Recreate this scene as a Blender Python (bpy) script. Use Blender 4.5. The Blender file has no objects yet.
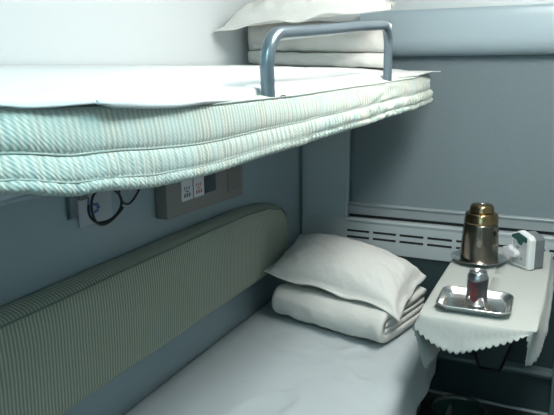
import bpy, bmesh, math, random
from mathutils import Vector, Matrix, noise
S = bpy.context.scene
COL = S.collection
PI = math.pi
random.seed(4)
L = 2.772            # distance from the camera's plane to the window wall

# ------------------------------------------------------------------ materials
def mat(name, col, rough=0.6, metal=0.0, noise_amt=0.0, noise_scale=8.0, bump=0.0, bump_scale=60.0, coat=0.0, spec=0.5, sheen=0.0):
    m = bpy.data.materials.new(name); m.use_nodes = True
    nt = m.node_tree; b = nt.nodes['Principled BSDF']
    c = (*col, 1)
    b.inputs['Base Color'].default_value = c
    b.inputs['Roughness'].default_value = rough
    b.inputs['Metallic'].default_value = metal
    b.inputs['Coat Weight'].default_value = coat
    b.inputs['Specular IOR Level'].default_value = spec
    b.inputs['Sheen Weight'].default_value = sheen
    tc = nt.nodes.new('ShaderNodeTexCoord')
    if noise_amt:
        n = nt.nodes.new('ShaderNodeTexNoise'); n.inputs['Scale'].default_value = noise_scale; n.inputs['Detail'].default_value = 5
        nt.links.new(tc.outputs['Object'], n.inputs['Vector'])
        r = nt.nodes.new('ShaderNodeMix'); r.data_type = 'RGBA'
        r.inputs[6].default_value = (*[v*(1-noise_amt) for v in col], 1)
        r.inputs[7].default_value = (*[min(1, v*(1+noise_amt)) for v in col], 1)
        nt.links.new(n.outputs['Fac'], r.inputs[0]); nt.links.new(r.outputs[2], b.inputs['Base Color'])
    if bump:
        n2 = nt.nodes.new('ShaderNodeTexNoise'); n2.inputs['Scale'].default_value = bump_scale; n2.inputs['Detail'].default_value = 4
        nt.links.new(tc.outputs['Object'], n2.inputs['Vector'])
        bp = nt.nodes.new('ShaderNodeBump'); bp.inputs['Strength'].default_value = bump; bp.inputs['Distance'].default_value = 0.01
        nt.links.new(n2.outputs['Fac'], bp.inputs['Height']); nt.links.new(bp.outputs['Normal'], b.inputs['Normal'])
    return m

def striped(name, ca, cb, period, slant=0.0, duty=0.5, cc=None, band=0.0, twill=0.0):
    """ribbed fabric: stripes across world y"""
    m = bpy.data.materials.new(name); m.use_nodes = True
    nt = m.node_tree; b = nt.nodes['Principled BSDF']; N = nt.nodes.new; K = nt.links.new
    b.inputs['Roughness'].default_value = 0.85; b.inputs['Sheen Weight'].default_value = 0.1
    b.inputs['Specular IOR Level'].default_value = 0.25
    tc = N('ShaderNodeTexCoord'); sx = N('ShaderNodeSeparateXYZ'); K(tc.outputs['Object'], sx.inputs[0])
    wob = N('ShaderNodeTexNoise'); wob.inputs['Scale'].default_value = 9; K(tc.outputs['Object'], wob.inputs['Vector'])
    def math_(op, a, c):
        n = N('ShaderNodeMath'); n.operation = op
        for i, v in enumerate((a, c)):
            if isinstance(v, (int, float)): n.inputs[i].default_value = v
            else: K(v, n.inputs[i])
        return n.outputs[0]
    u = math_('ADD', sx.outputs['Y'], math_('MULTIPLY', sx.outputs['Z'], slant))
    u = math_('ADD', u, math_('MULTIPLY', wob.outputs['Fac'], 0.004))
    s = math_('SINE', math_('MULTIPLY', u, 2*PI/period), 0)
    f = math_('ADD', math_('MULTIPLY', s, 0.5), 0.5)
    mx = N('ShaderNodeMix'); mx.data_type = 'RGBA'
    mx.inputs[6].default_value = (*ca, 1); mx.inputs[7].default_value = (*cb, 1)
    K(f, mx.inputs[0]); out = mx.outputs[2]
    if cc:                                        # the odd wider coloured band of ribs
        n = N('ShaderNodeTexNoise'); n.inputs['Scale'].default_value = 1; n.inputs['Detail'].default_value = 3
        mp = N('ShaderNodeMapping'); mp.inputs['Scale'].default_value = (0.5, 22, 5); K(tc.outputs['Object'], mp.inputs[0]); K(mp.outputs[0], n.inputs['Vector'])
        rp = N('ShaderNodeValToRGB'); rp.color_ramp.elements[0].position = 0.42; rp.color_ramp.elements[1].position = 0.66
        K(n.outputs['Fac'], rp.inputs[0])
        m2 = N('ShaderNodeMix'); m2.data_type = 'RGBA'; m2.inputs[7].default_value = (*cc, 1)
        K(math_('MULTIPLY', rp.outputs[0], band), m2.inputs[0]); K(out, m2.inputs[6]); out = m2.outputs[2]
    K(out, b.inputs['Base Color'])
    h = f
    if twill:
        t = math_('SINE', math_('MULTIPLY', math_('ADD', sx.outputs['Y'], math_('MULTIPLY', sx.outputs['Z'], 1.0)), 2*PI/twill), 0)
        h = math_('ADD', f, math_('MULTIPLY', t, 0.25))
    bp = N('ShaderNodeBump'); bp.inputs['Strength'].default_value = 0.5; bp.inputs['Distance'].default_value = 0.003
    K(h, bp.inputs['Height']); K(bp.outputs['Normal'], b.inputs['Normal'])
    return m

def emit(name, col, power):
    m = bpy.data.materials.new(name); m.use_nodes = True
    b = m.node_tree.nodes['Principled BSDF']
    b.inputs['Base Color'].default_value = (*col, 1)
    b.inputs['Emission Color'].default_value = (*col, 1); b.inputs['Emission Strength'].default_value = power
    return m

M = {}
M['wall'] = mat('wall_laminate', (.68, .725, .735), .34, noise_amt=.03, noise_scale=300)
M['upper_wall'] = M['wall']
M['lower_wall'] = mat('lower_wall_blue_grey', (.28, .36, .395), .34, noise_amt=.03, noise_scale=300)  # left wall below berth height, darker and bluer than above
M['grey_side'] = mat('grey_side_laminate', (.30, .34, .35), .4)
M['pelmet'] = mat('pelmet_paint', (.40, .50, .55), .35, noise_amt=.02, noise_scale=200)
M['grille'] = mat('grille_paint', (.46, .52, .54), .4)
M['jamb'] = mat('jamb_blue_grey', (.46, .54, .57), .4)  # left jamb below berth height, darker than the wall above it
M['dark_wall'] = mat('kick_wall_shaded', (.035, .060, .064), .45, noise_amt=.08, noise_scale=40)  # kick wall under the table, its shade put into the dark colour
M['trim'] = mat('trim_paint', (.12, .165, .175), .4)
M['floor'] = mat('floor_vinyl', (.03, .035, .035), .35, noise_amt=.3, noise_scale=90)
M['ceiling'] = mat('ceiling_paint', (.8, .82, .82), .6)
M['blind'] = mat('blind_cloth', (.185, .235, .26), .8, noise_amt=.10, noise_scale=180, bump=.25, bump_scale=260)
M['bar'] = mat('satin_aluminium', (.36, .41, .43), .4, .3)
M['rail'] = mat('grey_powdercoat_steel', (.17, .215, .25), .3, .5)
M['tray_hull'] = mat('berth_hull_paint', (.42, .50, .55), .22, coat=.3)
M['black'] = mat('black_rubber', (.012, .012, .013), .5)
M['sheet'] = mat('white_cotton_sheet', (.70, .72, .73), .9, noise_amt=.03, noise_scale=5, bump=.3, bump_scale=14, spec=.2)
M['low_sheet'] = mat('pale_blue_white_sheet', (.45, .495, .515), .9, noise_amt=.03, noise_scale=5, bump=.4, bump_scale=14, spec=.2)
M['quilt'] = mat('white_quilt_cotton', (.66, .655, .625), .9, bump=.5, bump_scale=28, spec=.2)
M['pillow'] = mat('white_pillowcase', (.65, .655, .63), .9, bump=.5, bump_scale=26, spec=.2)
M['cloth'] = mat('ivory_tablecloth', (.43, .455, .435), .85, noise_amt=.03, noise_scale=12, bump=.2, bump_scale=30, spec=.25)
M['stripe_back'] = striped('green_beige_ribbed_fabric', (.18, .235, .20), (.43, .44, .35), .0108)
M['stripe_cover'] = striped('pale_green_ribbed_fabric', (.70, .69, .61), (.40, .475, .43), .0095, slant=.1, cc=(.50, .66, .64), band=.5, twill=.006)
M['seam'] = mat('seam_thread', (.34, .40, .37), .9)
M['piping'] = mat('green_piping', (.16, .20, .16), .8)
M['panel'] = mat('warm_grey_plastic', (.20, .195, .185), .45)
M['panel_side'] = mat('grey_panel_side', (.20, .22, .24), .45)
M['plate'] = mat('grey_plate', (.165, .16, .15), .5)
M['socket'] = mat('dark_blue_socket', (.03, .045, .06), .4)
M['label'] = mat('white_label', (.62, .63, .66), .6)
M['ink'] = mat('dark_ink', (.05, .05, .06), .7)
M['ink_red'] = mat('red_ink', (.45, .08, .07), .7)
M['ink_blue'] = mat('blue_ink', (.06, .14, .34), .7)
M['card'] = mat('pale_card', (.42, .46, .50), .5)
M['steel'] = mat('polished_steel', (.80, .81, .80), .21, 1.0)
M['brushed'] = mat('brushed_steel', (.205, .185, .155), .20, 1.0, noise_amt=.12, noise_scale=20)
M['brass'] = mat('bronzed_steel', (.30, .21, .11), .16, 1.0)
M['can'] = mat('silver_can', (.45, .46, .47), .25, 1.0)
M['can_dark'] = mat('dark_can_print', (.055, .055, .06), .3, .4)
M['can_red'] = mat('red_can_print', (.15, .03, .035), .3, .3)
M['white_plastic'] = mat('white_plastic', (.72, .75, .75), .35)
M['pale_grey_plastic'] = mat('pale_grey_plastic', (.42, .45, .45), .45)
M['grey_plastic'] = mat('grey_plastic', (.16, .18, .19), .5, bump=.3, bump_scale=150)
M['green_panel'] = mat('dark_green_panel', (.03, .10, .09), .3)
M['table'] = mat('table_laminate', (.30, .34, .34), .4)
M['bracket'] = mat('bracket_paint', (.05, .072, .075), .4)
M['bin'] = mat('black_bin_plastic', (.018, .022, .02), .35)
M['liner'] = mat('green_bin_liner', (.010, .030, .022), .35)
M['foam'] = mat('mattress_ticking', (.5, .52, .5), .9)
M['berth_base'] = mat('berth_base_paint', (.10, .13, .14), .5)
M['lamp_glow'] = emit('lamp_diffuser', (1.0, .975, .92), 27.0)
M['lamp_cool'] = emit('lamp_diffuser_cool', (.62, .95, 1.0), 58.0)
M['lamp_body'] = mat('lamp_housing', (.7, .7, .7), .5)

# ------------------------------------------------------------------ helpers
def mesh_obj(name, bm, m, parent=None, smooth=True, bevel=0, sub=0, solid=0, solid_off=0.0, mats=None):
    if bm.faces: bmesh.ops.recalc_face_normals(bm, faces=bm.faces[:])
    if parent is not None:
        bmesh.ops.translate(bm, verts=bm.verts[:], vec=-Vector(parent_origin(parent)))
    me = bpy.data.meshes.new(name); bm.to_mesh(me); bm.free()
    for k in (mats or [m]): me.materials.append(k)
    for p in me.polygons: p.use_smooth = smooth
    o = bpy.data.objects.new(name, me); COL.objects.link(o)
    if parent is not None: o.parent = parent
    if solid:
        d = o.modifiers.new('thickness', 'SOLIDIFY'); d.thickness = solid; d.offset = solid_off
    if bevel:
        d = o.modifiers.new('bevel', 'BEVEL'); d.width = bevel; d.segments = 3; d.limit_method = 'ANGLE'; d.angle_limit = math.radians(40)
        d.harden_normals = False
    if sub:
        d = o.modifiers.new('sub', 'SUBSURF'); d.levels = sub; d.render_levels = sub
    return o

def parent_origin(o):
    v = Vector(o.location)
    while o.parent is not None:
        o = o.parent; v += Vector(o.location)
    return v

def thing(name, label, cat, loc, group=None):
    o = bpy.data.objects.new(name, None); COL.objects.link(o)
    o.empty_display_size = .05
    o.location = loc; o['label'] = label; o['category'] = cat
    if group: o['group'] = group
    return o

def tag(o, label, cat, group=None):
    o['label'] = label; o['category'] = cat
    if group: o['group'] = group
    return o

def structure(o):
    o['kind'] = 'structure'; return o

def centre_origin(o):
    """put a single-mesh thing's origin at its base"""
    vs = [v.co for v in o.data.vertices]
    c = Vector((sum(v.x for v in vs)/len(vs), sum(v.y for v in vs)/len(vs), min(v.z for v in vs)))
    for v in o.data.vertices: v.co -= c
    o.location = c
    return o

def box(bm, x0, x1, y0, y1, z0, z1, mi=0):
    vs = [bm.verts.new((x, y, z)) for x in (x0, x1) for y in (y0, y1) for z in (z0, z1)]
    for f in ((0,1,3,2), (4,6,7,5), (0,4,5,1), (2,3,7,6), (0,2,6,4), (1,5,7,3)):
        bm.faces.new([vs[i] for i in f]).material_index = mi
    return vs

def prism(bm, pts, d, mi=0):
    """polygon of 3D points extruded by the vector d"""
    a = [bm.verts.new(p) for p in pts]; b = [bm.verts.new(Vector(p)+Vector(d)) for p in pts]
    n = len(a)
    fs = [bm.faces.new(a), bm.faces.new(b[::-1])]
    for i in range(n): fs.append(bm.faces.new((a[i], b[i], b[(i+1) % n], a[(i+1) % n])))
    for f in fs: f.material_index = mi

def grid(bm, nu, nv, fn, closed_u=False, mi=0):
    V = [[bm.verts.new(fn(i, j)) for j in range(nv)] for i in range(nu)]
    for i in range(nu if closed_u else nu-1):
        for j in range(nv-1):
            a, b = V[i], V[(i+1) % nu]
            bm.faces.new((a[j], b[j], b[j+1], a[j+1])).material_index = mi
    return V

def tube(bm, pts, r, n=12, caps=True):
    pts = [Vector(p) for p in pts]; rings = []
    up = None
    for i, p in enumerate(pts):
        t = (pts[min(i+1, len(pts)-1)] - pts[max(i-1, 0)]).normalized()
        if up is None:
            up = t.orthogonal().normalized()
        up = (up - t*up.dot(t)).normalized(); w = t.cross(up)
        rings.append([bm.verts.new(p + r*(math.cos(2*PI*k/n)*up + math.sin(2*PI*k/n)*w)) for k in range(n)])
    for a, b in zip(rings, rings[1:]):
        for k in range(n): bm.faces.new((a[k], a[(k+1) % n], b[(k+1) % n], b[k]))
    if caps: bm.faces.new(rings[0][::-1]); bm.faces.new(rings[-1])

def lathe(bm, c, prof, n=48, mi=0, cap0=True, cap1=True):
    rings = [[bm.verts.new((c[0]+r*math.cos(2*PI*k/n), c[1]+r*math.sin(2*PI*k/n), c[2]+z)) for k in range(n)] for r, z in prof]
    for a, b in zip(rings, rings[1:]):
        for k in range(n): bm.faces.new((a[k], a[(k+1) % n], b[(k+1) % n], b[k])).material_index = mi
    if cap0: bm.faces.new(rings[0][::-1]).material_index = mi
    if cap1: bm.faces.new(rings[-1]).material_index = mi

def interp(tbl, x):
    if x <= tbl[0][0]: return tbl[0][1]
    for (a, va), (b, vb) in zip(tbl, tbl[1:]):
        if x <= b:
            t = (x-a)/(b-a); t = t*t*(3-2*t)
            return va + (vb-va)*t
    return tbl[-1][1]

def lin(tbl, x):
    """piecewise-linear over tuples"""
    if x <= tbl[0][0]: return Vector(tbl[0][1])
    for (a, va), (b, vb) in zip(tbl, tbl[1:]):
        if x <= b:
            t = (x-a)/(b-a)
            return Vector(va)*(1-t) + Vector(vb)*t
    return Vector(tbl[-1][1])

def catmull(pts, n):
    P = [Vector(p) for p in pts]; P = [2*P[0]-P[1]] + P + [2*P[-1]-P[-2]]
    out = []
    for i in range(1, len(P)-2):
        for k in range(n):
            t = k/n; a, b, c, d = P[i-1:i+3]
            out.append(.5*((2*b) + (c-a)*t + (2*a-5*b+4*c-d)*t*t + (3*b-a-3*c+d)*t**3))
    out.append(P[-2]); return out

def nz(x, y, z=0, s=1.0): return noise.noise(Vector((x*s, y*s, z*s)))

# ------------------------------------------------------------------ the room
bm = bmesh.new(); box(bm, -.3, 2.3, -1.9, L+.2, -.1, 0); structure(mesh_obj('floor', bm, M['floor'], smooth=False))
bm = bmesh.new(); box(bm, -.3, 2.3, -1.9, L+.2, 2.27, 2.37); structure(mesh_obj('ceiling', bm, M['ceiling'], smooth=False))
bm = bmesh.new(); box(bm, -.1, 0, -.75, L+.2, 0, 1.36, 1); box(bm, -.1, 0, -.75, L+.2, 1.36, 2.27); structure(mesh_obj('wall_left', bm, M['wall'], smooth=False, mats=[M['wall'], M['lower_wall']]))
bm = bmesh.new(); box(bm, 2.1, 2.2, -1.9, L+.2, 0, 2.27); structure(mesh_obj('wall_right', bm, M['grey_side'], smooth=False))
# wall towards the corridor, with the doorway the photo is taken through
bm = bmesh.new()
box(bm, 0, .72, -.75, -.68, 0, 2.27); box(bm, 1.5, 2.1, -.75, -.68, 0, 2.27); box(bm, .72, 1.5, -.75, -.68, 2.12, 2.27)
structure(mesh_obj('wall_door', bm, M['wall'], smooth=False))
# corridor outside with its window opening
bm = bmesh.new()
box(bm, -.3, 2.3, -1.9, -1.8, 0, 1.58); box(bm, -.3, 2.3, -1.9, -1.8, 2.12, 2.27)
box(bm, -.3, .5, -1.9, -1.8, 1.58, 2.12); box(bm, 1.7, 2.3, -1.9, -1.8, 1.58, 2.12)
structure(mesh_obj('wall_corridor', bm, M['wall'], smooth=False))

# window wall: jambs, band above, recess behind the blind, kick wall below
Z_SILL, Z_HEAD = .845, 1.553
bm = bmesh.new()
box(bm, 0, .237, L, L+.2, .655, 1.36, 1); box(bm, 0, .237, L, L+.2, 1.36, 2.27); box(bm, 1.86, 2.1, L, L+.2, .655, 2.27)
box(bm, .237, 1.86, L, L+.2, Z_HEAD+.05, 2.27); box(bm, .237, 1.86, L, L+.2, .655, .80)
box(bm, .237, 1.86, L+.06, L+.2, .80, Z_HEAD+.05)
structure(mesh_obj('wall_window', bm, M['wall'], smooth=False, mats=[M['wall'], M['jamb']]))
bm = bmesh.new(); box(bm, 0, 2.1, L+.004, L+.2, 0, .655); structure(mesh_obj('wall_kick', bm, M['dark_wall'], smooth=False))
# slim jamb strip at the recess edge and the corner bead
bm = bmesh.new(); box(bm, .226, .242, L-.004, L+.03, .815, Z_HEAD-.001); structure(mesh_obj('trim_1', bm, M['jamb'], smooth=False, bevel=.003))
bm = bmesh.new(); box(bm, 0.0, .012, L-.012, L, .50, 2.27); structure(mesh_obj('trim_2', bm, M['trim'], smooth=False, bevel=.003))
# ledge (pipe cover) low on the kick wall
bm = bmesh.new()
prism(bm, [(0, L+.006, .175), (0, L-.028, .185), (0, L-.034, .20), (0, L-.030, .213), (0, L+.006, .222)], (2.1, 0, 0))
structure(mesh_obj('trim_3', bm, M['trim'], smooth=False, bevel=.003))
bm = bmesh.new(); box(bm, 0, 2.1, L-.012, L+.006, 0, .010); structure(mesh_obj('baseboard_window', bm, M['bar'], smooth=False, bevel=.004))
# upright cover strip
bm = bmesh.new(); box(bm, 1.188, 1.215, L-.05, L+.006, .028, .66); structure(mesh_obj('trim_4', bm, M['trim'], smooth=False, bevel=.004))

# ------------------------------------------------------------------ roller blind
t = thing('roller_blind', 'grey cloth roller blind drawn down over the window behind the table', 'blind', (1.05, L+.02, .813))
bm = bmesh.new()
grid(bm, 60, 24, lambda i, j: (.243+(1.855-.243)*i/59, L+.022+.0025*math.sin(i*.22+j*.1)+.002*nz(i*.15, j*.3), Z_SILL+.01+(Z_HEAD+.03-Z_SILL-.01)*j/23))
mesh_obj('blind_cloth', bm, M['blind'], t, solid=.002)
bm = bmesh.new()
prism(bm, [(.243, L+.035, Z_SILL-.016), (.243, L+.012, Z_SILL-.016), (.243, L+.010, Z_SILL+.024), (.243, L+.002, Z_SILL+.030), (.243, L+.002, Z_SILL+.037), (.243, L+.014, Z_SILL+.040), (.243, L+.035, Z_SILL+.040)], (1.61, 0, 0))
mesh_obj('bottom_bar', bm, M['bar'], t, smooth=False, bevel=.004)
bm = bmesh.new(); box(bm, .243, 1.855, L+.028, L+.05, .813, .829); mesh_obj('gap_shade_strip', bm, M['black'], t, smooth=False)  # added black strip stands in for the shade below the bottom bar
# pelmet box with a bellied front that turns under at the bottom
bm = bmesh.new()
prof = [(L-.002, 1.745), (L-.045, 1.742), (L-.058, 1.732), (L-.062, 1.70), (L-.062, 1.64), (L-.058, 1.605), (L-.046, 1.578), (L-.028, 1.560), (L-.006, 1.553), (L+.035, 1.553), (L+.035, 1.59), (L-.002, 1.605)]
pc = catmull([(0, y, z) for y, z in prof[2:9]], 5)
prof = prof[:2] + [(p.y, p.z) for p in pc] + prof[9:]
prism(bm, [(.30, y, z) for y, z in prof], (1.62, 0, 0))
o = mesh_obj('pelmet', bm, M['pelmet'], t, smooth=False, bevel=.004)

# ------------------------------------------------------------------ heater grille below the window
t = thing('heater_grille', 'pale grey slotted heater grille along the window wall below the blind', 'vent', (1.05, L-.005, .655))
bm = bmesh.new()
Y0, Y1 = L-.008, L-.0015
rows = [(.752-.006, .752+.006), (.7215-.006, .7215+.006)]
box(bm, .013, 2.09, Y0, Y1, .655, rows[1][0]); box(bm, .013, 2.09, Y0, Y1, rows[1][1], rows[0][0]); box(bm, .013, 2.09, Y0, Y1, rows[0][1], .806)
nslot = 13; pitch = .127
for z0, z1 in rows:
    x = .243; box(bm, .013, x, Y0, Y1, z0, z1)
    for k in range(nslot):
        xs = x + .110
        box(bm, xs, min(xs+pitch-.110, 2.09), Y0, Y1, z0, z1); x = xs + pitch - .110
    if x < 2.09: box(bm, x, 2.09, Y0, Y1, z0, z1)
mesh_obj('panel', bm, M['grille'], t, smooth=False)
bm = bmesh.new(); box(bm, .235, 1.89, L-.003, L-.001, .70, .775); mesh_obj('backing', bm, M['black'], t, smooth=False)
bm = bmesh.new(); prism(bm, [(.244, L+.05, .812), (.244, L-.008, .812), (.244, L-.013, .807), (.244, L-.011, .797), (.244, L-.008, .794), (.244, L+.0, .794), (.244, L+.0, .804), (.244, L+.05, .806)], (1.61, 0, 0))
structure(mesh_obj('trim_5', bm, M['grille'], smooth=False))

# ------------------------------------------------------------------ upper berth
UB = thing('upper_berth', 'wall-hung upper berth with a pale green ribbed mattress cover and bent guard rail', 'bunk bed', (.34, 1.45, 1.285))
# painted hull
bm = bmesh.new()
prof = [(.004, 1.40), (.004, 1.30), (.03, 1.287), (.10, 1.283), (.25, 1.284), (.31, 1.289), (.37, 1.302), (.46, 1.328), (.55, 1.355), (.60, 1.374), (.60, 1.40)]
def hull(i, j):
    y = .42 + (2.50-.42)*i/20
    x, z = prof[j]; 
    return (x, y, z)
V = grid(bm, 21, len(prof), hull)
for i in range(20): bm.faces.new((V[i][-1], V[i+1][-1], V[i+1][0], V[i][0]))
bm.faces.new(V[0]); bm.faces.new(V[-1][::-1])
mesh_obj('hull', bm, M['tray_hull'], UB)
# mattress block under the cover
top_z = [(.0, 1.516), (.3, 1.508), (.5, 1.498), (.57, 1.486), (.63, 1.458)]
bm = bmesh.new()
def mtop(x, y): return interp(top_z, x) - .007 + .004*nz(x*4, y*3)
xs = [.006+.614*i/30 for i in range(31)]
V = grid(bm, 31, 60, lambda i, j: (xs[i], .41+2.13*j/59, mtop(xs[i], .41+2.13*j/59)))
W = grid(bm, 31, 60, lambda i, j: (xs[i], .41+2.13*j/59, 1.403))
for i in range(30):
    bm.faces.new((V[i][0], V[i+1][0], W[i+1][0], W[i][0])); bm.faces.new((V[i][-1], V[i+1][-1], W[i+1][-1], W[i][-1]))
for j in range(59):
    bm.faces.new((V[0][j], V[0][j+1], W[0][j+1], W[0][j])); bm.faces.new((V[-1][j], V[-1][j+1], W[-1][j+1], W[-1][j]))
mesh_obj('mattress', bm, M['foam'], UB)
# fitted cover: an outline swept with a bulging, gathered profile
XF = .672
def outline():
    pts = [(.006, .365), (.30, .365)]
    r = .15; c = (XF-.022-r, .375+r)
    for k in range(13):
        a = -PI/2 + (PI/2)*k/12; pts.append((c[0]+r*math.cos(a), c[1]-.01+r*math.sin(a)))
    for k in range(1, 60):
        y = .515 + (2.535-.515)*k/60
        bul = .022*math.sin(PI*min(1, max(0, (y-.5)/1.95)))**.7
        pts.append((XF-.022+bul, y))
    r = .05; c = (XF-.022-r, 2.535)
    for k in range(11):
        a = (PI/2)*k/10; pts.append((c[0]+r*math.cos(a), c[1]+r*math.sin(a)))
    pts += [(.30, 2.585), (.006, 2.585)]
    # resample evenly
    P = [Vector((*p, 0)) for p in pts]; out = [P[0]]; step = .0036; acc = 0
    for a, b in zip(P, P[1:]):
        d = (b-a).length; s = step-acc
        while s < d: out.append(a+(b-a)*s/d); s += step
        acc = d-(s-step)
    return out
OUT = outline(); NO = len(OUT)
ztop = [(.40, 1.474), (.62, 1.466), (.85, 1.456), (1.1, 1.456), (1.6, 1.463), (2.1, 1.469), (2.6, 1.478)]
zbot = [(.36, 1.396), (.45, 1.386), (.56, 1.367), (.70, 1.352), (.80, 1.349), (1.15, 1.354), (1.5, 1.359), (1.85, 1.363), (2.1, 1.364), (2.32, 1.364), (2.46, 1.367), (2.59, 1.376)]
# fraction of the way down, outward offset, gather strength
CP = [(-.09, -.085, 0), (-.075, -.045, .1), (-.035, -.018, .2), (0.0, -.005, .2), (.03, -.002, .2), (.08, -.001, .4), (.18, .001, .7), (.30, .003, .8), (.42, .003, .8), (.49, .001, .4), (.52, -.001, .1), (.55, .002, .5), (.63, .004, 1.), (.72, .005, 1.), (.80, .004, .8), (.83, .002, .3), (.86, .004, 1.), (.92, .004, 1.2), (.97, .002, 1.), (1.0, -.003, .6), (1.01, -.02, .3), (.985, -.05, 0), (.95, -.085, 0)]
def cover_pt(i, f, off, g):
    a = OUT[max(0, i-1)]; b = OUT[min(NO-1, i+1)]; t = (b-a).normalized(); n = Vector((t.y, -t.x, 0))
    p = OUT[i]; y = p.y
    zt, zb = interp(ztop, y), interp(zbot, y)
    s = i*.0036
    far = min(1, max(0, (y-1.0)/.9))
    gath = g*((.0015+.0022*far*(f > .5))*math.sin(s*2*PI/.019+4*nz(s*7, 3)) + .0030*nz(s*34, f*3, 1.3))*(.6+1.5*far)*(1.4 if f > .5 else .7)
    slow = .004*nz(s*3.1, f*2.5, 7)*min(1, max(0, f*3)) + far*.010*nz(s*8, f*9+s*5, 2)*(1 if .05 < f < .5 else 0)
    q = p + n*(off+gath+slow)
    z = zt + (zb-zt)*f + .0022*nz(s*8, 5.5)*(1 if f > .4 else .3)
    return Vector((max(.004, q.x), q.y, z))
bm = bmesh.new()
grid(bm, NO, len(CP), lambda i, j: cover_pt(i, *CP[j]))
cov = mesh_obj('mattress_cover', bm, M['stripe_cover'], UB, solid=.002, solid_off=-1)
for f, off, r in ((.0, -.002, .0016), (.52, .0005, .0014), (.835, .0025, .0012)):
    bm = bmesh.new(); tube(bm, [cover_pt(i, f, off, .1) for i in range(0, NO, 3)], r, 6)
    mesh_obj('seam', bm, M['seam'], cov)
# guard rail
bm = bmesh.new()
RX = .650; R_ = .0133
pts = [(RX, 1.068, 1.395), (RX, 1.068, 1.46)]
yl, zl, yr, zr = 1.068, 1.570, 1.905, 1.628
rb = .06
def arc(c, r, a0, a1, n, ax):   # in the y-z plane
    return [(RX, c[0]+r*math.cos(a0+(a1-a0)*k/n), c[1]+r*math.sin(a0+(a1-a0)*k/n)) for k in range(n+1)]
sl = math.atan2(zr-zl, yr-yl)
pts += [(RX, 1.066, 1.49)]
pts += arc((yl+rb-.004, zl-rb+.004), rb, PI, PI/2+sl, 10, 0)
pts += [(RX, yl+.3, zl+.004+.26*math.tan(sl)), (RX, yr-.3, zr+.002-.26*math.tan(sl))]
pts += arc((yr-rb, zr-rb), rb, PI/2+sl, 0, 10, 0)
pts += [(RX, yr, 1.53), (RX, yr, 1.48), (RX, yr, 1.395)]
tube(bm, pts, R_, 20)
mesh_obj('guard_rail', bm, M['rail'], UB)
# small wire clip at the foot of the near post
bm = bmesh.new()
tube(bm, catmull([(RX+.012, 1.078, 1.452), (RX+.015, 1.10, 1.459), (RX+.016, 1.112, 1.456), (RX+.015, 1.10, 1.449), (RX+.012, 1.085, 1.449)], 5), .0014, 6)
mesh_obj('rail_clip', bm, M['black'], UB)
# wall hinge bracket under the berth
bm = bmesh.new()
prism(bm, [(.0, 1.205, 1.125), (.016, 1.205, 1.135), (.018, 1.205, 1.19), (.045, 1.205, 1.205), (.06, 1.205, 1.287), (.0, 1.205, 1.287)], (0, .03, 0))
mesh_obj('hinge_bracket', bm, M['rail'], UB, smooth=False, bevel=.004)
bm = bmesh.new(); box(bm, .004, .028, 1.232, 1.262, 1.175, 1.225); box(bm, .004, .02, 1.24, 1.28, 1.215, 1.29)
mesh_obj('hinge_block', bm, M['plate'], UB, smooth=False, bevel=.006)

# upper sheet: laid over the mattress, its front hem overhanging, a doubled fold near the left
bm = bmesh.new()
def usheet(i, j):
    y = .37 + (2.585-.37)*j/139
    edge = interp([(.37, .630), (.60, .662), (.80, .660), (.95, .644), (1.1, .628), (1.6, .624), (2.2, .634), (2.45, .664), (2.585, .680)], y)
    s = i/44
    x = .008 + (edge-.008)*min(1, s*1.08)
    over = max(0, (s-1/1.08)/(1-1/1.08))
    z = interp(top_z, min(x, .585)) + .002
    zedge = interp([(.37, 1.492), (.5, 1.481), (.8, 1.470), (1.1, 1.472), (1.6, 1.477), (2.1, 1.483), (2.6, 1.490)], y)
    if x > .44:
        k = min(1, (x-.44)/(edge-.44)); z = z*(1-k) + zedge*k if k < 1 else zedge
        z = max(z, zedge)
    drop = interp([(.37, .007), (.56, .007), (.80, .009), (.95, .014), (1.3, .012), (2.3, .008), (2.45, .001), (2.6, 0)], y)
    z -= over*drop*(1+.25*nz(y*9, 3)); x += over*.002
    z += .0035*nz(x*5, y*3, 2) + .0016*nz(x*14+y*6, y*9, 4)
    return (x, y, z)
grid(bm, 45, 140, usheet)
o = mesh_obj('bed_sheet', bm, M['sheet'], solid=.003, solid_off=1)
centre_origin(o); tag(o, 'white bed sheet spread over the upper berth mattress, its hem folded near the front edge', 'bed sheet', 'bed sheets on the berths')
# the doubled hem fold
bm = bmesh.new()
def hem(i, j):
    y = .575 + (1.0-.575)*j/50
    x, _, z = usheet(44, (y-.37)/(2.585-.37)*139)
    k = i/8
    drp = .009*(1-j/50)**.6*min(1, j/4+.15)
    return (x+.004+.002*math.sin(k*PI), y, z+.004-k*drp-.001)
grid(bm, 9, 51, hem)
h = mesh_obj('folded_hem', bm, M['sheet'], o, solid=.002, solid_off=1)

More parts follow.
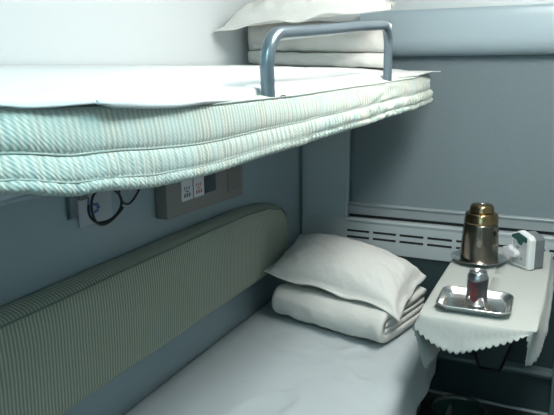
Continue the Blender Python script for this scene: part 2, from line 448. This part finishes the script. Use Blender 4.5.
# ------------------------------------------------------------------ pillows and quilts
def pillow(name, FL, FR, BR, BL, H, Hb, label, seed, flange=.09, droop=None, warp=None):
    FL, FR, BR, BL = map(Vector, (FL, FR, BR, BL))
    nrm = ((FR-FL).cross(BL-FL)).normalized()
    bm = bmesh.new(); n, m = 100, 76
    def pt(u, v, side):
        # u, v in [-1, 1]; edges pinch in slightly between the corners
        a, b = (u+1)/2, (v+1)/2
        pin = .035
        a2 = .5+(a-.5)*(1-pin*(1-v*v)*(abs(u)**3)); b2 = .5+(b-.5)*(1-pin*(1-u*u)*(abs(v)**3))
        p = (FL*(1-a2)+FR*a2)*(1-b2) + (BL*(1-a2)+BR*a2)*b2
        fu, fv = min(1, abs(u)/(1-flange*.75)), min(1, abs(v)/(1-flange))
        h = ((1-fu**3.0)*(1-fv**2.4))**.5 if fu < 1 and fv < 1 else 0
        wr = .008*nz(u*2.3+seed, v*2.6, seed) + .005*nz(u*6+v*3, v*5+seed, 3) + .0035*nz(u*11+v*5, v*7+seed, 6)*(.4+abs(u)) + .0016*nz(u*26, v*18+seed, 8)
        # radial puckers running in from the border
        ang = math.atan2(v, u); rr = max(abs(u), abs(v))
        pk = .0075*math.sin(ang*17+seed+3*nz(u*3, v*3, seed))*max(0, (rr-.55))*(1-rr)*4
        edge = max(0, rr-(1-flange))/flange
        wav = .007*edge*math.sin(ang*9+seed*2)+.006*edge*nz(u*4+seed, v*4, 9)
        if side > 0: d = H*h + (wr+pk)*min(1, h*2) + .0025
        else: d = -Hb*h - .0025
        q = p + nrm*(d+wav)
        if droop: q.z += droop(a, b, edge)
        return q
    T = grid(bm, n, m, lambda i, j: pt(-1+2*i/(n-1), -1+2*j/(m-1), 1))
    B = grid(bm, n, m, lambda i, j: pt(-1+2*i/(n-1), -1+2*j/(m-1), -1))
    for i in range(n-1):
        for j in (0, m-1): bm.faces.new((T[i][j], T[i+1][j], B[i+1][j], B[i][j]))
    for j in range(m-1):
        for i in (0, n-1): bm.faces.new((T[i][j], T[i][j+1], B[i][j+1], B[i][j]))
    o = mesh_obj(name, bm, M['pillow']); centre_origin(o)
    return tag(o, label, 'pillow', 'pillows on the berths')

def ribbon(path, t):
    """closed outline of a strip of thickness t along a 2D path"""
    P = [Vector((a, b, 0)) for a, b in path]; Lf, Rt = [], []
    for i, p in enumerate(P):
        d = (P[min(i+1, len(P)-1)]-P[max(0, i-1)]).normalized(); n = Vector((-d.y, d.x, 0))
        Lf.append(p+n*t/2); Rt.append(p-n*t/2)
    # rounded ends
    def cap(p, q, d):
        c = (p+q)/2; r = (p-q)/2
        return [c + r*math.cos(a) + d*r.length*math.sin(a) for a in (PI/4, PI/2, 3*PI/4)]
    e1 = cap(Lf[-1], Rt[-1], (P[-1]-P[-2]).normalized()); e0 = cap(Rt[0], Lf[0], (P[0]-P[1]).normalized())
    return Lf + e1 + Rt[::-1] + e0

def quilt(FL, FR, depth_l, depth_r, strips, label, seed, top_slope=0):
    """folded quilt: strips are (path, thickness) in (depth fraction 0..1, height)"""
    FL, FR, DL, DR = map(Vector, (FL, FR, depth_l, depth_r))
    bm = bmesh.new(); n = 40
    D = (DL.length+DR.length)/2
    for k, (path, t) in enumerate(strips):
        R = ribbon(path, t); m = len(R)
        rings = []
        for i in range(n):
            a = i/(n-1); f = FL*(1-a)+FR*a; d = (DL*(1-a)+DR*a)/D
            endr = 1-.10*max(0, 1-min(a, 1-a)/.05)**2
            ring = []
            for p in R:
                z = p.y; dep = p.x
                w = .0055*nz(a*4+seed, dep*8, z*14+k) + .0050*nz(a*12+z*14, dep*9+seed, z*16) + .0022*nz(a*30+z*40, dep*14, seed)
                w2 = .004*nz(a*9+z*25, seed, dep*10)
                q = f + d*(dep+w+w2)
                q.z = f.z + (z-.06)*endr + .06 + w*.8 - .006*k*0
                ring.append(bm.verts.new(q + Vector((0, 0, 0))))
            rings.append(ring)
        for A, B in zip(rings, rings[1:]):
            for j in range(m): bm.faces.new((A[j], A[(j+1) % m], B[(j+1) % m], B[j]))
        npath = len(path)
        for rg in (rings[0], rings[-1]):          # end faces, quad by quad along the folded strip
            lf = rg[:npath]; rt = rg[npath+3:2*npath+3][::-1]
            for q in range(npath-1): bm.faces.new((lf[q], lf[q+1], rt[q+1], rt[q]))
            bm.faces.new((lf[-1], *rg[npath:npath+3], rt[-1])); bm.faces.new((rt[0], *rg[2*npath+3:], lf[0]))
    o = mesh_obj('folded_quilt', bm, M['quilt']); centre_origin(o)
    return tag(o, label, 'quilt', 'folded quilts on the berths')

def wrap(z0, H, t, D, sq=1.0):     # sq < 1 makes the fold boxier
    r = (H-t)/2; c = (r+t/2, z0+H/2); p = []
    for k in range(8): p.append((D-(D-c[0])*k/8, z0+t/2))
    for k in range(13): a = -PI/2-PI*k/12; p.append((c[0]-r*abs(math.cos(a))**sq, c[1]+r*math.sin(a)))
    for k in range(1, 9): p.append((c[0]+(D-c[0])*k/8, z0+H-t/2))
    return (p, t)
def flat(z, t, d0, d1): return ([(d0+(d1-d0)*k/8, z) for k in range(9)], t)

# lower berth stack
quilt((.128, 2.165, .516), (.612, 2.045, .516), (.055, .36, 0), (.085, .385, 0),
      [wrap(0, .128, .036, .36), flat(.050, .026, .05, .35), flat(.078, .026, .05, .345)],
      'white folded quilt on the lower berth, its layered end facing the table', 1.7)
pillow('pillow', (.084, 2.185, .694), (.672, 2.085, .650), (.690, 2.445, .705), (.05, 2.66, .730), .104, .030,
       'plump white pillow with a flat border atop the quilt of the lower berth', 2.3,
       droop=lambda a, b, e: -.022*max(0, a-.8)/.2*e)
# upper berth stack
quilt((.035, 2.17, 1.5205), (.562, 2.27, 1.5055), (-.015, .30, 0), (-.085, .30, 0),
      [wrap(0, .052, .022, .35, .45), wrap(.052, .112, .036, .35, .45), flat(.106, .028, .05, .34)],
      'white folded quilt on the upper berth, seen through the guard rail', 5.1)
pillow('pillow', (.018, 1.955, 1.640), (.625, 2.01, 1.690), (.53, 2.44, 1.745), (.03, 2.44, 1.745), .095, .010,
       'creased white pillow on the upper berth, atop the quilt behind the guard rail', 6.4)

# ------------------------------------------------------------------ lower berth
LB = thing('lower_berth', 'lower berth along the panelled wall, its mattress under a white sheet', 'bed', (.36, 1.5, 0))
bm = bmesh.new(); box(bm, .004, .665, .3, 2.60, 0, .33); mesh_obj('base', bm, M['berth_base'], LB, smooth=False, bevel=.01)
def lowplan(y):   # front edge of the mattress
    return interp([(.3, .735), (1.7, .742), (2.40, .735), (2.52, .705), (2.62, .64)], y)
bm = bmesh.new()
prof = [(0.0, .335), (0.0, .485), (.04, .492), (.9, .492), (.97, .484), (1.0, .455), (1.0, .335)]
V = grid(bm, 50, len(prof), lambda i, j: (.012+(lowplan(.3+2.32*i/49)-.022)*prof[j][0], .3+2.32*i/49, prof[j][1]))
bm.faces.new(V[0]); bm.faces.new(V[-1][::-1])
for i in range(49): bm.faces.new((V[i][0], V[i+1][0], V[i+1][-1], V[i][-1]))
mesh_obj('mattress', bm, M['foam'], LB)
# lower sheet
bm = bmesh.new()
def lsheet(i, j):
    y = .3 + 2.32*j/159
    e = lowplan(y); n0 = 46
    if i <= n0:
        s = i/n0; x = .014+(e-.055-.014)*s
        z = .4985 + .006*nz(x*3, y*2.4, 1) + .004*nz(x*6+y*3, y*5-x*4, 3)*(1-s*.3) + (.0055*nz(x*14+y*7, y*11-x*4, 5) + .003*nz(x*26-y*9, y*19+x*6, 15))*min(1, x*2.2) + .010*min(1, x*2)*max(0, 1-abs(nz(x*4-y*2.2, x*2.5+y*3.0, 11))*9)*(.3+.7*abs(nz(x*3, y*3, 12))*1.6)
        z -= .012*max(0, .06-x)/.06
        return (x, y, z)
    k = i-n0   # round the edge and hang
    r = .05
    if k <= 8:
        a = k/8*PI/2
        z = .4985-r+r*math.cos(a)+.004*nz(e*3, y*2.4, 1); x = e-.055+r*math.sin(a)+.005
        return (x, y, z)
    d = (k-8)/16
    dropl = interp([(.3, .16), (1.9, .165), (2.2, .155), (2.42, .17), (2.50, .10), (2.62, .05)], y)*(1+.06*nz(y*5, 7))
    fold = (.008*math.sin(y*26+2*nz(y*3, 1))+.012*nz(y*7, d*1.5, 2))*d
    return (e+.001+fold+.012*d, y, .447-d*dropl)
grid(bm, 46+1+8+16, 160, lsheet)
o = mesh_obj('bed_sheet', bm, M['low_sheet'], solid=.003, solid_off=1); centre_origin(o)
tag(o, 'white bed sheet covering the lower berth and hanging over its open edge', 'bed sheet', 'bed sheets on the berths')

# backrest cushion on the wall
BX = .068
ztb = [(.2, .972), (1.6, .978), (2.05, .975), (2.25, .962), (2.38, .938), (2.455, .900), (2.478, .862)]
t = thing('backrest_cushion', 'long green and beige ribbed backrest cushion fixed to the wall above the lower berth', 'cushion', (.035, 1.35, .655))
bm = bmesh.new()
def back(i, j):
    y = .25 + (2.478-.25)*(1-(1-i/119)**1.6)
    zt = interp(ztb, y); zb = .657
    endk = max(0, (y-2.43)/.048); bx = BX*(1-.25*endk*endk)
    P = [(.003, zt), (bx*.3, zt+.001), (bx*.65, zt-.003), (bx*.88, zt-.009), (bx, zt-.018), (bx+.004, zt-.05), (bx+.007, (zt*.7+zb*.3)), (bx+.007, (zt+zb)/2), (bx+.005, zt*.25+zb*.75), (bx+.002, zb+.02), (bx-.004, zb+.004), (bx*.7, zb), (.003, zb)]
    x, z = P[j]
    if 3 < j < 10: x += .003*nz(y*4, z*5)
    return (x, y, z)
V = grid(bm, 120, 13, back)
bm.faces.new(V[0]); bm.faces.new(V[-1][::-1])
for i in range(119): bm.faces.new((V[i][0], V[i+1][0], V[i+1][-1], V[i][-1]))
mesh_obj('cushion_body', bm, M['stripe_back'], t)
bm = bmesh.new()
tube(bm, [Vector(back(i, 4))+Vector((.001, 0, .001)) for i in range(120)] + [Vector((.045, 2.476, z)) for z in (.84, .80, .74, .69, .665)], .0028, 8)
mesh_obj('piping', bm, M['piping'], t)

# ------------------------------------------------------------------ control panel on the wall
t = thing('control_panel', 'warm grey control panel box on the wall between the upper berth and backrest', 'panel', (0, 1.84, 1.04))
bm = bmesh.new()
fr = [(1.545, 1.046), (1.545, 1.21), (2.118, 1.21), (2.118, 1.030)]
prism(bm, [(.002, 1.586, 1.047), (.002, 1.586, 1.215), (.002, 2.095, 1.215), (.002, 2.095, 1.033)], (.044, 0, 0))
mesh_obj('housing', bm, M['panel'], t, smooth=False, bevel=.004)
def plate(name, y0, y1, z0, z1, th, m, par=t, x0=.0455, bevel=.002):
    bm = bmesh.new(); box(bm, x0, x0+th, y0, y1, z0, z1); return mesh_obj(name, bm, m, par, smooth=False, bevel=bevel)
for k, (y0, y1) in enumerate(((1.668, 1.732), (1.740, 1.803))):
    p = plate('switch_plate', y0, y1, 1.088, 1.165, .005, M['label'])
    bm = bmesh.new()
    for q in range(3):
        yy = y0+.012+q*.014
        box(bm, .0502, .0512, yy, yy+.007, 1.100, 1.112); box(bm, .0502, .0512, yy, yy+.004, 1.124, 1.135)
    box(bm, .0502, .0512, y0+.018, y0+.04, 1.117, 1.120)
    mesh_obj('print_marks', bm, M['ink'] if k == 0 else M['ink_red'], p, smooth=False)
plate('socket', 1.812, 1.885, 1.090, 1.165, .003, M['socket'])
plate('cover_plate', 1.972, 2.068, 1.066, 1.165, .0035, M['plate'])

# card, cable loops below the upper berth
bm = bmesh.new(); box(bm, .002, .006, 1.243, 1.378, 1.098, 1.20)
o = mesh_obj('notice_card', bm, M['card'], smooth=False, bevel=.001); centre_origin(o)
tag(o, 'pale wall card with blue print, ringed by coiled black cable', 'card')
bm = bmesh.new()
for k in range(7):
    a = 2*PI*k/7
    box(bm, .0058, .0068, 1.305+.015*math.cos(a)-.006, 1.305+.015*math.cos(a)+.006, 1.14+.011*math.sin(a)-.004, 1.14+.011*math.sin(a)+.004)
box(bm, .0058, .0068, 1.280, 1.286, 1.155, 1.175)
mesh_obj('printed_emblem', bm, M['ink_blue'], o, smooth=False)
bm = bmesh.new()
pts = []
for k in range(64):
    a = PI*.9 + 2*PI*1.5*k/63
    r = .050 + .0030*math.sin(k*.4)
    pts.append((.036+.005*math.sin(k*.3)+.0002*k, 1.310+(r+.0005*k*.1)*math.cos(a)*1.25, 1.148+r*.95*math.sin(a)))
tube(bm, pts, .0035, 8)
o = mesh_obj('cable', bm, M['black']); centre_origin(o); tag(o, 'coiled black cable hanging in a ring over the pale printed card', 'cable', 'black cables under the upper berth')
bm = bmesh.new()
tube(bm, catmull([(.008, 1.435, 1.27), (.008, 1.418, 1.21), (.008, 1.410, 1.165), (.008, 1.425, 1.132), (.008, 1.455, 1.124), (.008, 1.49, 1.145), (.008, 1.52, 1.185), (.008, 1.535, 1.27)], 7), .0032, 8)
o = mesh_obj('cable', bm, M['black']); centre_origin(o); tag(o, 'single drooping black cable loop beside the grey control panel', 'cable', 'black cables under the upper berth')

# ------------------------------------------------------------------ table
TX0, TX1, TY0, TY1, TZ = .785, 1.130, 1.845, L-.004, .752
TB = thing('fold_down_table', 'small table fixed to the window wall, hidden under the ivory cloth', 'table', (.96, L, .33))
bm = bmesh.new()
prism(bm, [(TX0+.008, TY1-.0055, TZ-.026), (TX0+.008, TY0+.05, TZ-.026), (TX0+.05, TY0+.008, TZ-.026), (TX1-.05, TY0+.008, TZ-.026), (TX1-.008, TY0+.05, TZ-.026), (TX1-.008, TY1-.0055, TZ-.026)], (0, 0, .024))
mesh_obj('tabletop', bm, M['table'], TB, smooth=False, bevel=.006)
bm = bmesh.new()
# tapered support bracket: broad at the top, narrow at the foot
def ring(z, w, y0): return [(.958-w, y0, z), (.958+w, y0, z), (.958+w, TY1-.0055, z), (.958-w, TY1-.0055, z)]
rs = [ring(.725, .098, 2.30), ring(.47, .074, 2.40), ring(.345, .045, 2.42), ring(.335, .036, 2.43)]
vv = [[bm.verts.new(p) for p in r] for r in rs]
for A, B in zip(vv, vv[1:]):
    for k in range(4): bm.faces.new((A[k], A[(k+1) % 4], B[(k+1) % 4], B[k]))
bm.faces.new(vv[0]); bm.faces.new(vv[-1][::-1])
mesh_obj('support_bracket', bm, M['bracket'], TB, smooth=False, bevel=.006)
bm = bmesh.new(); tube(bm, [(.918, 2.418, .343), (.880, 2.398, .47), (.862, 2.30, .72)], .005, 8); tube(bm, [(.998, 2.418, .343), (1.036, 2.398, .47), (1.052, 2.30, .72)], .005, 8)
tube(bm, [(.918, 2.418, .338), (.998, 2.418, .338)], .005, 8)
mesh_obj('bracket_edge', bm, M['black'], TB)

# tablecloth: edge path and hem path, strip rows between, scalloped hem
EZ = .7565
edge = [((TX0+.002, L-.05, EZ), (TX0-.006, L-.05, .62)), ((TX0, 2.3, EZ), (.826, 2.3, .60)), ((TX0, 2.05, EZ), (.838, 2.05, .595)), ((TX0, 1.93, EZ), (.830, 1.94, .582)), ((TX0+.001, TY0+.02, EZ), (.812, 1.868, .572)),
        ((TX0+.004, TY0+.006, EZ), (.790, 1.848, .655)), ((TX0+.008, TY0+.001, EZ), (.774, 1.838, .713)), ((.815, TY0, EZ), (.805, 1.824, .700)), ((.855, TY0, EZ), (.850, 1.816, .676)), ((.905, TY0, EZ), (.905, 1.812, .664)), ((.960, TY0, EZ), (.960, 1.814, .681)), ((1.02, TY0, EZ), (1.025, 1.818, .708)), ((1.075, TY0, EZ), (1.080, 1.826, .733)),
        ((TX1-.010, TY0+.001, EZ), (1.103, 1.835, .743)), ((TX1-.004, TY0+.006, EZ), (1.108, 1.845, .70)), ((TX1-.001, TY0+.02, EZ), (1.108, 1.872, .637)), ((TX1, 1.90, EZ), (1.135, 1.90, .652)), ((TX1, 1.98, EZ), (1.150, 1.97, .685)), ((TX1+.002, 2.12, EZ), (1.158, 2.12, .705)), ((TX1+.004, 2.4, EZ), (1.160, 2.4, .715)), ((TX1+.005, L-.05, EZ), (1.155, L-.05, .72))]
bm = bmesh.new()
Ed = catmull([e for e, h in edge], 12); He = catmull([h for e, h in edge], 12)
acc = [0]
for a, b in zip(He, He[1:]): acc.append(acc[-1]+(b-a).length)
# denser resample so that every scallop has enough points
def at_len(P, s):
    for k in range(len(acc)-1):
        if s <= acc[k+1]:
            t_ = (s-acc[k])/max(1e-9, acc[k+1]-acc[k]); return P[k]*(1-t_)+P[k+1]*t_
    return P[-1]
NS = 1500; ROWS = 12; SC = .0200
cols = []
for i in range(NS):
    s = acc[-1]*i/(NS-1)
    e, h = at_len(Ed, s), at_len(He, s)
    d = (h-e)
    h2 = h + d.normalized()*(.0085*abs(math.sin(PI*s/SC))-.005)
    c = []
    for r in range(ROWS+1):
        k = r/ROWS
        p = e*(1-k)+h2*k
        out = Vector((h.x-e.x, h.y-e.y, 0))
        # roll over the edge before falling
        p += Vector((0, 0, .010*math.sin(PI*min(1, k*1.6))*(1-k)))
        p += Vector((.0035*nz(s*14, k*2, 3), .0035*nz(s*14, k*2, 8), 0))*k
        c.append(p)
    cols.append(c)
VV = [[bm.verts.new(p) for p in c] for c in cols]
for A, B in zip(VV, VV[1:]):
    for r in range(ROWS): bm.faces.new((A[r], B[r], B[r+1], A[r+1]))
# top: from the edge loop towards the middle line of the table
def inner(p, k):
    c = Vector((.958, max(2.02, min(p.y, 2.70)), EZ))
    q = p*(1-k)+c*k
    q.z = EZ + .0032*(1-(1-min(1, k*6))**2) + .0012*nz(q.x*16, q.y*12)*min(1, k*5)
    return q
KS = [.02, .05, .1, .18, .3, .45, .6, .8, 1.0]
prev = [c[0] for c in VV]
for k in KS:
    cur = [bm.verts.new(inner(p[0], k)) for p in cols]
    for i in range(NS-1): bm.faces.new((prev[i], prev[i+1], cur[i+1], cur[i]))
    prev = cur
bmesh.ops.remove_doubles(bm, verts=bm.verts[:], dist=.0002)
o = mesh_obj('tablecloth', bm, M['cloth'], solid=.0016, solid_off=0); centre_origin(o)
tag(o, 'ivory tablecloth with a scalloped hem draped over the window table', 'tablecloth')
CZ = EZ + .0032 + .0022      # top of the cloth

# ------------------------------------------------------------------ things on the table
# rectangular steel tray
t = thing('serving_tray', 'rectangular stainless steel tray with rounded corners at the front of the table', 'tray', (.938, 1.977, CZ))
def rrect(w, d, r, n=8):
    out = []
    for cx, cy, a0 in ((w-r, d-r, 0), (-(w-r), d-r, PI/2), (-(w-r), -(d-r), PI), (w-r, -(d-r), 3*PI/2)):
        for k in range(n+1):
            a = a0+PI/2*k/n; out.append((cx+r*math.cos(a), cy+r*math.sin(a)))
    return out
bm = bmesh.new()
TC, TA = (.938, 1.977), math.radians(1.5)
levels = [(.088, .074, .024, .0015), (.094, .080, .03, .003), (.1, .086, .034, .010), (.1075, .0935, .036, .0225), (.1105, .0965, .038, .0245), (.1125, .0985, .039, .0235), (.1125, .0985, .039, .0205)]
rings = []
for w, d, r, z in levels:
    rings.append([bm.verts.new((TC[0]+x*math.cos(TA)-y*math.sin(TA), TC[1]+x*math.sin(TA)+y*math.cos(TA), CZ+z)) for x, y in rrect(w, d, r)])
n = len(rings[0])
for A, B in zip(rings, rings[1:]):
    for k in range(n): bm.faces.new((A[k], A[(k+1) % n], B[(k+1) % n], B[k]))
bm.faces.new(rings[0])
mesh_obj('tray_body', bm, M['steel'], t, solid=.0012, solid_off=0)
# soda can standing in the tray
CC = (.942, 1.978, CZ+.0024)
t = thing('soda_can', 'silver drinks can with dark and red print standing in the steel tray', 'can', CC)
bm = bmesh.new()
lathe(bm, CC, [(.020, .004), (.0245, 0), (.027, .002), (.0325, .011), (.0332, .016), (.0332, .092), (.0325, .098), (.0275, .109), (.0268, .112)], 48)
mesh_obj('can_body', bm, M['can'], t)
bm = bmesh.new()
lathe(bm, CC, [(.0268, .1125), (.0272, .1145), (.0262, .1155), (.0250, .1145), (.0242, .1105), (.012, .1108)], 48, cap0=False)
c2 = mesh_obj('can_lid', bm, M['steel'], t)
bm = bmesh.new()
lathe(bm, (CC[0]+.004, CC[1]-.004, CC[2]+.1125), [(.0075, 0), (.009, .0008), (.0075, .0016)], 16)
mesh_obj('pull_tab', bm, M['steel'], c2)
# printed band: dark field and a red flourish running up the side, towards the room
def wrapstrip(bm, a0, a1, fn_lo, fn_hi, r, n=24, m=8):
    grid(bm, n, m, lambda i, j: (CC[0]+r*math.cos(a0+(a1-a0)*i/(n-1)), CC[1]+r*math.sin(a0+(a1-a0)*i/(n-1)), CC[2]+fn_lo(i/(n-1))+(fn_hi(i/(n-1))-fn_lo(i/(n-1)))*j/(m-1)))
bm = bmesh.new()
wrapstrip(bm, math.radians(-152), math.radians(-18), lambda u: .018+.020*abs(math.sin(u*7)), lambda u: .090-.004*math.sin(u*5), .0334)
mesh_obj('dark_print', bm, M['can_dark'], t)
bm = bmesh.new()
def swash(a0, pts, w):
    P = catmull([(a, z, 0) for a, z in pts], 8)
    top, bot = [], []
    for k, p in enumerate(P):
        d = (P[min(k+1, len(P)-1)]-P[max(0, k-1)]); d = Vector((d.x*.033, d.y, 0)).normalized(); nn = Vector((-d.y/.033, d.x, 0))
        ww = w*(.35+.65*math.sin(PI*(k+.5)/len(P)))
        for lst, s in ((top, 1), (bot, -1)):
            q = p+nn*ww*s; a = a0+q.x
            lst.append(bm.verts.new((CC[0]+.0336*math.cos(a), CC[1]+.0336*math.sin(a), CC[2]+q.y)))
    for k in range(len(P)-1): bm.faces.new((top[k], top[k+1], bot[k+1], bot[k]))
A0 = math.radians(-100)
swash(A0, [(.35, .086), (-.15, .082), (-.30, .072), (.0, .066), (.25, .058)], .0045)
swash(A0, [(.30, .070), (-.05, .060), (.22, .048), (-.20, .044), (-.35, .034)], .0042)
swash(A0, [(-.35, .060), (-.30, .040), (-.05, .028), (.28, .030), (.30, .040)], .0045)
swash(A0, [(-.12, .080), (.05, .055), (-.10, .032), (.10, .020)], .0040)
mesh_obj('red_print', bm, M['can_red'], t)

# steel saucer and thermos
SC_ = (.884, 2.462, CZ)
bm = bmesh.new()
lathe(bm, SC_, [(.055, .0015), (.066, .0008), (.070, .003), (.088, .010), (.1015, .0185), (.1035, .0195), (.1035, .0205), (.1010, .0202), (.087, .0125), (.070, .0055), (.064, .0042), (.02, .0042)], 64)
o = mesh_obj('saucer', bm, M['steel']); centre_origin(o); tag(o, 'round shallow steel saucer under the thermos at the back of the table', 'saucer')
TCN = (.886, 2.462, CZ+.006)
t = thing('thermos', 'squat tapered stainless steel thermos standing on the round saucer', 'thermos', TCN)
bm = bmesh.new()
lathe(bm, TCN, [(.058, 0), (.0690, .001), (.0720, .006), (.0716, .012), (.0708, .016), (.0698, .06), (.0675, .105), (.0652, .138), (.0638, .148), (.0625, .1525)], 64)
mesh_obj('flask_body', bm, M['brushed'], t)
bm = bmesh.new()
lathe(bm, TCN, [(.0620, .1525), (.0640, .1555), (.0640, .160), (.0625, .163), (.0615, .184), (.0595, .190), (.0555, .194), (.046, .196)], 64)
mesh_obj('neck_band', bm, M['brass'], t)
bm = bmesh.new()
lathe(bm, TCN, [(.046, .196), (.0465, .199), (.0455, .201), (.0455, .208), (.0430, .218), (.037, .2255), (.020, .228)], 48)
lid = mesh_obj('stopper_lid', bm, M['brass'], t)
bm = bmesh.new()
lathe(bm, (TCN[0], TCN[1], TCN[2]+.228), [(.013, 0), (.013, .002), (.010, .004), (.004, .0045)], 24)
mesh_obj('lid_button', bm, M['steel'], lid)

# white and grey plastic box
P0 = Vector((1.070, 2.417, CZ)); el = Vector((-.085, .078, 0)).normalized(); er = Vector((.058, .060, 0)).normalized()
t = thing('plastic_box', 'small white and grey plastic box with a dark green flap beside the thermos', 'box', P0)
LW, RW, HH = .098, .076, .128
def bx(a, b, z): return P0 + el*a + er*b + Vector((0, 0, z))
bm = bmesh.new()   # white front half, top sloping down towards its outer side
prof = [(0, 0), (0, .116), (.012, HH), (.060, .142), (.094, .126), (LW, .118), (LW, 0)]
prism(bm, [bx(a, 0, z) for a, z in prof], er*.030)
mesh_obj('shell', bm, M['white_plastic'], t, smooth=False, bevel=.006)
bm = bmesh.new()
prof = [(.004, 0.002), (.004, .112), (.014, .123), (.058, .135), (.09, .122), (LW-.004, .112), (LW-.004, .002)]
prism(bm, [bx(a, .030, z) for a, z in prof], er*(RW-.030))
mesh_obj('rear_housing', bm, M['grey_plastic'], t, smooth=False, bevel=.005)
bm = bmesh.new()
prism(bm, [bx(a, -.003, z) for a, z in ((.016, .103), (.016, .122), (.060, .1345), (.094, .120), (.094, .111), (.066, .104), (.058, .092), (.040, .090), (.036, .104))], er*.004)
mesh_obj('green_flap', bm, M['green_panel'], t, smooth=False, bevel=.0008)
bm = bmesh.new()
prism(bm, [bx(a, -.022, z) for a, z in ((.050, .040), (.046, .052), (.054, .064), (.082, .070), (.088, .082), (.096, .072), (.118, .068), (.122, .044), (.100, .036))], er*.026)
mesh_obj('folded_tag', bm, M['label'], t, smooth=False, bevel=.004)
bm = bmesh.new(); prism(bm, [bx(a, -.0012, z) for a, z in ((.014, .012), (.014, .100), (.058, .088), (.086, .104), (.086, .012))], er*.003)
face = mesh_obj('face_panel', bm, M['pale_grey_plastic'], t, smooth=False)
bm = bmesh.new(); prism(bm, [bx(.046, -.002, .078), bx(.060, -.002, .084), bx(.074, -.002, .078), bx(.060, -.002, .070)], er*.002)
mesh_obj('latch_slot', bm, M['grey_plastic'], face, smooth=False)
bm = bmesh.new(); prism(bm, [bx(.034, -.002, .040), bx(.042, -.002, .042), bx(.042, -.002, .034), bx(.034, -.002, .032)], er*.002)
mesh_obj('screw_hole', bm, M['grey_plastic'], face, smooth=False)

# waste bin on the floor under the table
BC = (.876, 2.235, 0.0)
t = thing('waste_bin', 'round black waste bin with a green liner on the floor under the table', 'bin', BC)
bm = bmesh.new(); lathe(bm, BC, [(.078, 0.001), (.082, .004), (.100, .240), (.097, .240), (.079, .008)], 48); mesh_obj('bin_body', bm, M['bin'], t)
bm = bmesh.new(); lathe(bm, BC, [(.0985, .236), (.103, .238), (.1045, .243), (.103, .248), (.0985, .249), (.0965, .246)], 48, cap0=False, cap1=False); mesh_obj('bin_rim', bm, M['bin'], t)
bm = bmesh.new()
def lin_(i, j):
    a = 2*PI*i/64; k = j/11
    r = .0955-.012*k+.004*nz(math.cos(a)*3, math.sin(a)*3, k*3)
    if k > .8: r *= (1-(k-.8)/.2*.98)
    return (BC[0]+r*math.cos(a), BC[1]+r*math.sin(a), .247-.16*min(1, k/.8)+.004*nz(a*2, k*4))
grid(bm, 64, 12, lin_, closed_u=True)
mesh_obj('bin_liner', bm, M['liner'], t, solid=.001)

# ------------------------------------------------------------------ lights
t = thing('ceiling_lamp', 'long white fluorescent ceiling lamp above the aisle', 'lamp', (1.2, 1.55, 2.27))
bm = bmesh.new(); box(bm, .98, 1.42, 1.10, 2.0, 2.225, 2.2695); mesh_obj('lamp_housing', bm, M['lamp_body'], t, smooth=False, bevel=.01)
bm = bmesh.new(); box(bm, 1.0, 1.40, 1.12, 1.98, 2.205, 2.2249); mesh_obj('lamp_diffuser', bm, M['lamp_glow'], t, smooth=False, bevel=.008)

t = thing('ceiling_lamp', 'square cool white ceiling lamp above the doorway end', 'lamp', (1.15, .02, 2.27))
bm = bmesh.new(); box(bm, .98, 1.32, -.15, .19, 2.225, 2.2695); mesh_obj('lamp_housing', bm, M['lamp_body'], t, smooth=False, bevel=.01)
bm = bmesh.new(); box(bm, 1.0, 1.30, -.13, .17, 2.205, 2.2249); mesh_obj('lamp_diffuser', bm, M['lamp_cool'], t, smooth=False, bevel=.008)

# daylight coming in by the corridor window behind the photographer
ld = bpy.data.lights.new('corridor_daylight', 'AREA'); ld.shape = 'RECTANGLE'; ld.size = 1.1; ld.size_y = .5; ld.energy = 6; ld.color = (.50, .90, 1.0)
lo = bpy.data.objects.new('corridor_daylight', ld); COL.objects.link(lo); lo.location = (1.1, -1.82, 1.85); lo.rotation_euler = (math.radians(90), 0, 0)

w = bpy.data.worlds.new('world'); S.world = w; w.use_nodes = True
bg = w.node_tree.nodes['Background']; bg.inputs[0].default_value = (.55, .75, .9, 1); bg.inputs[1].default_value = .6

# ------------------------------------------------------------------ camera
f, pitch, yaw, roll, xc, zc = 626.99, .2197, .4359, -.0081, 1.1639, 1.5108
F = Vector((-math.sin(yaw)*math.cos(pitch), math.cos(yaw)*math.cos(pitch), -math.sin(pitch)))
R = Vector((math.cos(yaw), math.sin(yaw), 0)); U = R.cross(F)
R2 = math.cos(roll)*R + math.sin(roll)*U; U2 = -math.sin(roll)*R + math.cos(roll)*U
cd = bpy.data.cameras.new('camera'); cd.sensor_width = 36; cd.lens = f*36/554; cd.clip_start = .02
co = bpy.data.objects.new('camera', cd); COL.objects.link(co)
mw = Matrix((R2, U2, -F)).transposed().to_4x4(); mw.translation = (xc, 0, zc); co.matrix_world = mw
S.camera = co

vs = S.view_settings
vs.view_transform = 'Standard'; vs.look = 'None'; vs.gamma = 1; vs.exposure = 0.0; vs.use_curve_mapping = False
